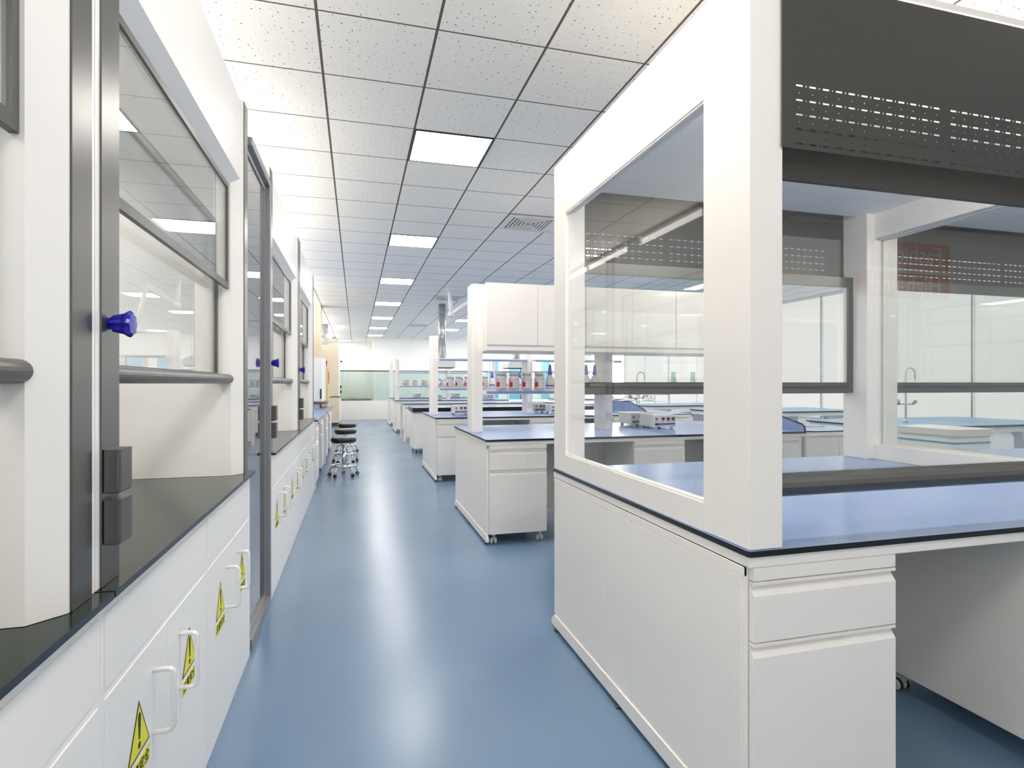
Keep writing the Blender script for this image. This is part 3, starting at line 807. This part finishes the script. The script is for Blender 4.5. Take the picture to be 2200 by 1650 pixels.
MB().box(-1.3, -.56, 18.3, 19.8, 2.2, 2.48).box(-1.3, -1.28, 18.3, 19.8, .907, 2.2).out('hood_shell', WL, t)
MB().box(-.58, -.565, 18.3, 19.8, 1.3, 2.2).out('sash', GL, t)
MB().box(-.52, -.47, 18.2, 18.3, .907, 2.48).out('control_post', WL, t)
MB().lathe([(.02, 0), (.025, .03), (.03, .06)], (-.47, 18.25, 1.98), 'x', 12).out('gas_knob', KNOB, t)
for z in (1.0, 1.15): MB().box(-.47, -.43, 18.22, 18.29, z, z+.09).out('socket_box', INK, t)
MB().box(-.50, -.485, 18.24, 19.02, .14, .86).box(-.50, -.485, 19.05, 19.86, .14, .86).out('door', WL, t)
o = MB().cyl((-1.02, 18.8, 2.485), (-1.02, 18.8, ZC-.002), .17, 0, 24).cyl((-1.02, 18.8, 2.70), (-1.02, 18.8, 2.74), .18, 0, 24).out('exhaust_duct', DUCT, org=(-1.02, 18.8, 2.485)); tag(o, 'round exhaust duct rising from the cream fume hood', 'duct')
struct(MB().box(XL, -.80, 14.1, 14.6, 0, ZC).out('wall_column', CREAM))

# ------------------------------------------------------------------ stools
def stool(x, y, label, rot=0.):
    t = thing('lab_stool', label, 'stool', (x, y, 0), 'round black stools in the aisle')
    MB().lathe([(.150, .478), (.166, .480), (.176, .495), (.177, .520), (.170, .538), (.150, .547), (.10, .549), (.02, .545), (.0, .545)], (x, y, 0), seg=36).out('seat', LEATHER, t)
    MB().lathe([(.04, .462), (.150, .463), (.160, .470), (.158, .4795), (.05, .4795)], (x, y, 0), seg=36).out('seat_ring', CHROME, t)
    b = MB().cyl((x, y, .11), (x, y, .465), .022, 0, 16).lathe([(.035, .11), (.035, .15), (.026, .16)], (x, y, 0), seg=20)
    b.cyl((x, y, .15), (x, y, .36), .028, 0, 16).cyl((x, y, .44), (x, y, .463), .05, 0, 20).out('column', CHROME, t)
    ring = [(x+.165*math.cos(2*PI*k/32), y+.165*math.sin(2*PI*k/32), .150) for k in range(33)]
    MB().tube(ring, .010, 0, 8).out('foot_ring', CHROME, t)
    for k in range(5):
        a = rot+2*PI*k/5; c, s = math.cos(a), math.sin(a)
        pts = [(.02, .128), (.10, .142), (.14, .138), (.172, .118), (.192, .085), (.198, .060)]
        lg = MB().tube([(x+c*r, y+s*r, z) for r, z in pts], .0115, 0, 8).out('leg', CHROME, t)
        cx, cy = x+c*.198, y+s*.198
        for d in (-1, 1):
            wx, wy = cx-s*d*.011, cy+c*d*.011
            b = MB(); 
            b.tube([(wx-s*d*-.006, wy+c*d*-.006, .0245), (wx-s*d*.006, wy+c*d*.006, .0245)], .024, 0, 14)
            b.tube([(wx+(-s*d)*.0061, wy+(c*d)*.0061, .0245), (wx+(-s*d)*.008, wy+(c*d)*.008, .0245)], .011, 1, 10)
            b.out('castor_wheel', [RUBBER, CHROME], lg)
    return t
st = stool(-.169, 8.35, 'black round stool with chrome base, nearest of three in the aisle', .35)
copy_tree(st, (-.169, 9.79, 0), 'black round stool with chrome base, middle of three in the aisle')
copy_tree(st, (-.167, 11.17, 0), 'black round stool with chrome base, farthest of three in the aisle')

# ------------------------------------------------------------------ exhaust canopies and arm
def canopy(x, y, label):
    t = thing('exhaust_canopy', label, 'extractor', (x, y, 1.65), 'white extraction canopies over the plain table')
    for dx in (-.045, .045): MB().cyl((x+dx, y, 1.88), (x+dx, y, ZC-.001), .042, 0, 16).out('duct', DUCT, t)
    MB().box(x-.1, x+.1, y-.1, y+.1, 2.93, 2.96).out('duct_clamp', CHROME, t)
    MB().prism([(x-.27, 1.67), (x+.27, 1.67), (x+.27, 1.77), (x+.22, 1.83), (x+.08, 1.88), (x-.08, 1.88), (x-.22, 1.83), (x-.27, 1.77)], 'y', y-.3, y+.3).out('hood_shell', WALL, t, bev=.01)
    MB().box(x-.25, x+.25, y-.28, y+.28, 1.655, 1.669).out('filter', DGREY, t)
canopy(1.93, 13.2, 'white extraction canopy left of the first rack post')
canopy(3.72, 13.2, 'white extraction canopy seen above the jars')
t = thing('fume_extractor', 'jointed translucent white exhaust arm hanging from the ceiling', 'exhaust arm', (1.77, 11.1, ZC))
j = (1.80, 11.1, 2.66)
MB().cyl((1.77, 11.1, ZC-.03), (1.77, 11.1, ZC-.001), .09, 0, 20).out('ceiling_flange', CLEAR, t)
MB().cyl((1.77, 11.1, ZC-.03), j, .038, 0, 14).out('upper_tube', CLEAR, t)
MB().lathe([(.01, -.06), (.05, -.04), (.065, 0), (.05, .04), (.01, .06)], j, 'y', 16).out('joint', CAST, t)
MB().cyl(j, (2.26, 11.1, 3.02), .038, 0, 14).out('lower_tube', CLEAR, t)
MB().lathe([(.01, -.05), (.05, -.03), (.055, 0), (.05, .03), (.01, .05)], (2.26, 11.1, 3.02), 'y', 16).out('joint', CAST, t)
MB().cyl((2.26, 11.1, 3.02), (2.42, 11.1, 2.3), .038, 0, 14).lathe([(.04, .14), (.06, .10), (.16, .0), (.158, -.005)], (2.42, 11.1, 2.18), seg=20).out('suction_tube', CLEAR, t)

# ------------------------------------------------------------------ second column of rounded tables (right part of the room)
def oval_table(x0, x1, y0, y1, label):
    t = thing('rounded_table', label, 'table', ((x0+x1)/2, (y0+y1)/2, 0), 'rounded white lab tables with sky-blue tops')
    MB().prism(rrect(x0, x1, y0, y1, .16, 8), 'z', .832, .85, 1, cap=0).out('table_top', [BTOPD, BLACK], t)
    MB().prism(rrect(x0+.03, x1-.03, y0+.03, y1-.03, .14, 8), 'z', .77, .8315).out('apron', WALL, t)
    for cx in (x0+.35, x1-.55):
        p = [(cx-.12, 0), (cx+.32, 0), (cx+.30, .06), (cx+.17, .14), (cx+.13, .45), (cx+.20, .70), (cx+.30, .77), (cx-.10, .77), (cx-.03, .68), (cx-.02, .4), (cx-.05, .12), (cx-.12, .05)]
        MB().prism(p, 'y', y0+.15, y0+.25).prism(p, 'y', y1-.25, y1-.15).out('curved_leg', WALL, t, bev=.01)
    MB().box(x0+.9, x1-.9, (y0+y1)/2-.03, (y0+y1)/2+.03, .3, .68).out('modesty_panel', WALL, t)
    return t
ot = oval_table(5.35, 7.9, 4.55, 5.9, 'rounded table with sky-blue top right of the first bench sink')
copy_tree(ot, (6.95, 8.3, 0), 'rounded table with sky-blue top right of the second bench sink')
copy_tree(ot, (6.95, 11.0, 0), 'rounded table with sky-blue top, third one along the right side')
copy_tree(ot, (7.0, 16.2, 0), 'rounded table with sky-blue top, farthest along the right side')
# instrument with a blue line on the floor by the first rounded table
t = thing('floor_instrument', 'white bench-high device with a blue stripe seen through the side window', 'instrument', (5.05, 4.0, 0))
MB().prism(rrect(4.98, 5.42, 3.72, 4.28, .05), 'z', .02, .84).out('housing', WALL, t, bev=.01)
MB().prism(rrect(4.975, 5.425, 3.715, 4.285, .05), 'z', .775, .79).out('blue_stripe', BTOPD, t)
MB().prism(rrect(4.96, 5.44, 3.70, 4.30, .06), 'z', .842, .90).out('lid', CAST, t, bev=.01)
for cx in (5.03, 5.35):
    for cy in (3.78, 4.2): MB().box(cx, cx+.03, cy, cy+.03, 0, .02).out('foot', RUBBER, t)
gooseneck(6.2, 5.2, .8505, 'tap with cross valve on the first rounded table')
gooseneck(6.7, 8.3, .8505, 'tap with cross valve on the second rounded table')
t = thing('steel_table', 'chromed tube table with trays and rails beyond the second bench sink', 'table', (6.9, 13.4, 0))
MB().box(6.0, 7.8, 13.0, 13.8, .84, .855).out('tray', CHW, t)
for cx in (6.02, 6.9, 7.76):
    for cy in (13.02, 13.76): MB().cyl((cx, cy, 0), (cx, cy, 1.02), .015, 0, 10).out('leg', CHROME, t)
MB().tube([(6.02, 13.02, 1.02), (7.76, 13.02, 1.02), (7.76, 13.76, 1.02), (6.02, 13.76, 1.02), (6.02, 13.02, 1.02)], .012).box(6.02, 7.76, 13.02, 13.76, .35, .36).out('rail', CHROME, t)
for k in range(3):
    x = 6.25+k*.55
    t = thing('steel_instrument', 'round steel apparatus on the tube table, %s of three' % ('left', 'middle', 'right')[k], 'instrument', (x, 13.4, .855))
    MB().lathe([(.14, .856), (.15, .87), (.15, .95), (.10, .98), (.02, 1.0)], (x, 13.4, 0), seg=20).out('pot', CHROME, t)
    MB().cyl((x, 13.4, 1.0), (x, 13.4, 1.14), .012, 0, 8).lathe([(.03, 1.14), (.035, 1.17), (.01, 1.19)], (x, 13.4, 0), seg=12).out('stem', GREYP, t)

# ------------------------------------------------------------------ things behind the camera that the glass mirrors; added fill panes
def sign(x0, x1, z0, z1, body, size, lb):
    t = thing('wall_sign', lb, 'sign', ((x0+x1)/2, YN, (z0+z1)/2), 'orange signs on the near wall')
    MB().box(x0, x1, YN+.001, YN+.03, z0, z1).out('board', ORANGE, t)
    M = Matrix.Translation(((x0+x1)/2+.02, YN+.032, (z0+z1)/2)) @ Matrix(((-1, 0, 0, 0), (0, 0, 1, 0), (0, 1, 0, 0), (0, 0, 0, 1)))
    text_mesh(body, size, SIGNW, 'lettering', t, M, .004)
sign(5.96, 7.15, 2.715, 3.02, 'Fashion', .30, 'orange sign reading Fashion on the near wall')
sign(5.74, 7.15, 2.345, 2.645, 'High-end', .30, 'orange sign reading High-end on the near wall')
for k, (x, m, lb) in enumerate(((3.6, YCAB, 'yellow'), (4.6, WALL, 'white'))):
    t = thing('tall_cabinet', 'tall %s two-door cabinet against the near wall' % lb, 'cabinet', (x, YN+.25, 0))
    MB().box(x-.4, x+.4, YN+.001, YN+.45, 0, 1.95).out('body', WALL, t)
    for a, b in ((x-.39, x-.002), (x+.002, x+.39)): MB().box(a, b, YN+.45, YN+.468, .05, 1.93).out('door', m, t)
nw = 2
def window(x0, x1, y0, y1, z0, z1, m, axis, fx, mull):
    # glowing pane with a frame, added as fill light; axis is the wall's long direction
    global nw
    w = struct(MB().box(x0, x1, y0, y1, z0, z1).out('window_%d' % nw, m)); nw += 1  # every window numbered here is an added light source
    b = MB(); f = .035; a0, a1 = (y0, y1) if axis == 'y' else (x0, x1)
    cuts = [a0+(a1-a0)*k/mull for k in range(mull+1)]
    for c in cuts:
        if axis == 'y': b.box(*sorted((x0 if fx > 0 else x1, (x1 if fx > 0 else x0)+fx*.03)), c-f/2, c+f/2, z0, z1)
        else: b.box(c-f/2, c+f/2, *sorted((y0, y1+fx*.03)), z0, z1)
    for z in (z0, z1):
        if axis == 'y': b.box(*sorted((x0 if fx > 0 else x1, (x1 if fx > 0 else x0)+fx*.03)), y0-f/2, y1+f/2, z-f/2, z+f/2)
        else: b.box(x0-f/2, x1+f/2, *sorted((y0, y1+fx*.03)), z-f/2, z+f/2)
    b.out('window_frame', WALL, w)
for k in range(9):
    y = -2.3+3*k
    window(XL-.004, XL+.006, y, y+2.7, 2.63, 3.11, FILL_LEFT, 'y', 1, 2)  # clerestory strip added above the hoods to light the ceiling
    if y < 20: window(XR-.006, XR+.004, y, y+2.98, .60, 3.11, FILL_FAR if y > 18.6 else FILL_RIGHT, 'y', -1, 2)  # right wall glazing added as a broad fill light
for k, a in enumerate((-1.2, 1.2, 3.6)):
    window(a, a+1.9, YN-.004, YN+.006, 1.3, 3.0, FILL_NEAR, 'x', 1, 2)  # near wall panes added as fill behind the camera
for k, a in enumerate(()):
    MB().box(a-.04, a, YN, YN+.03, 2.01, 2.99).box(a+1.6, a+1.64, YN, YN+.03, 2.01, 2.99).box(a, a+1.6, YN, YN+.03, 2.01, 2.05).box(a, a+1.6, YN, YN+.03, 2.95, 2.99).box(a+.78, a+.82, YN+.008, YN+.03, 2.05, 2.95).out('window_frame', WALL, w)

# ------------------------------------------------------------------ camera, world, colour
cd = bpy.data.cameras.new('camera'); cam = bpy.data.objects.new('camera', cd); C.objects.link(cam)
cam.location = (0, 0, 1.3); cam.rotation_euler = (PI/2, 0, -math.atan(335/1222.2))
cd.sensor_width = 36; cd.lens = 20.0; cd.shift_y = -1/2200; cd.clip_start = .02
S.camera = cam
w = bpy.data.worlds.new('world'); S.world = w; w.use_nodes = True
w.node_tree.nodes['Background'].inputs[0].default_value = (.9, .95, 1, 1); w.node_tree.nodes['Background'].inputs[1].default_value = .6
S.view_settings.view_transform = 'Standard'; S.view_settings.look = 'None'; S.view_settings.gamma = 1; S.view_settings.use_curve_mapping = False
S.view_settings.exposure = 0.80
S.cycles.diffuse_bounces = 10; S.cycles.max_bounces = 14; S.cycles.transparent_max_bounces = 24
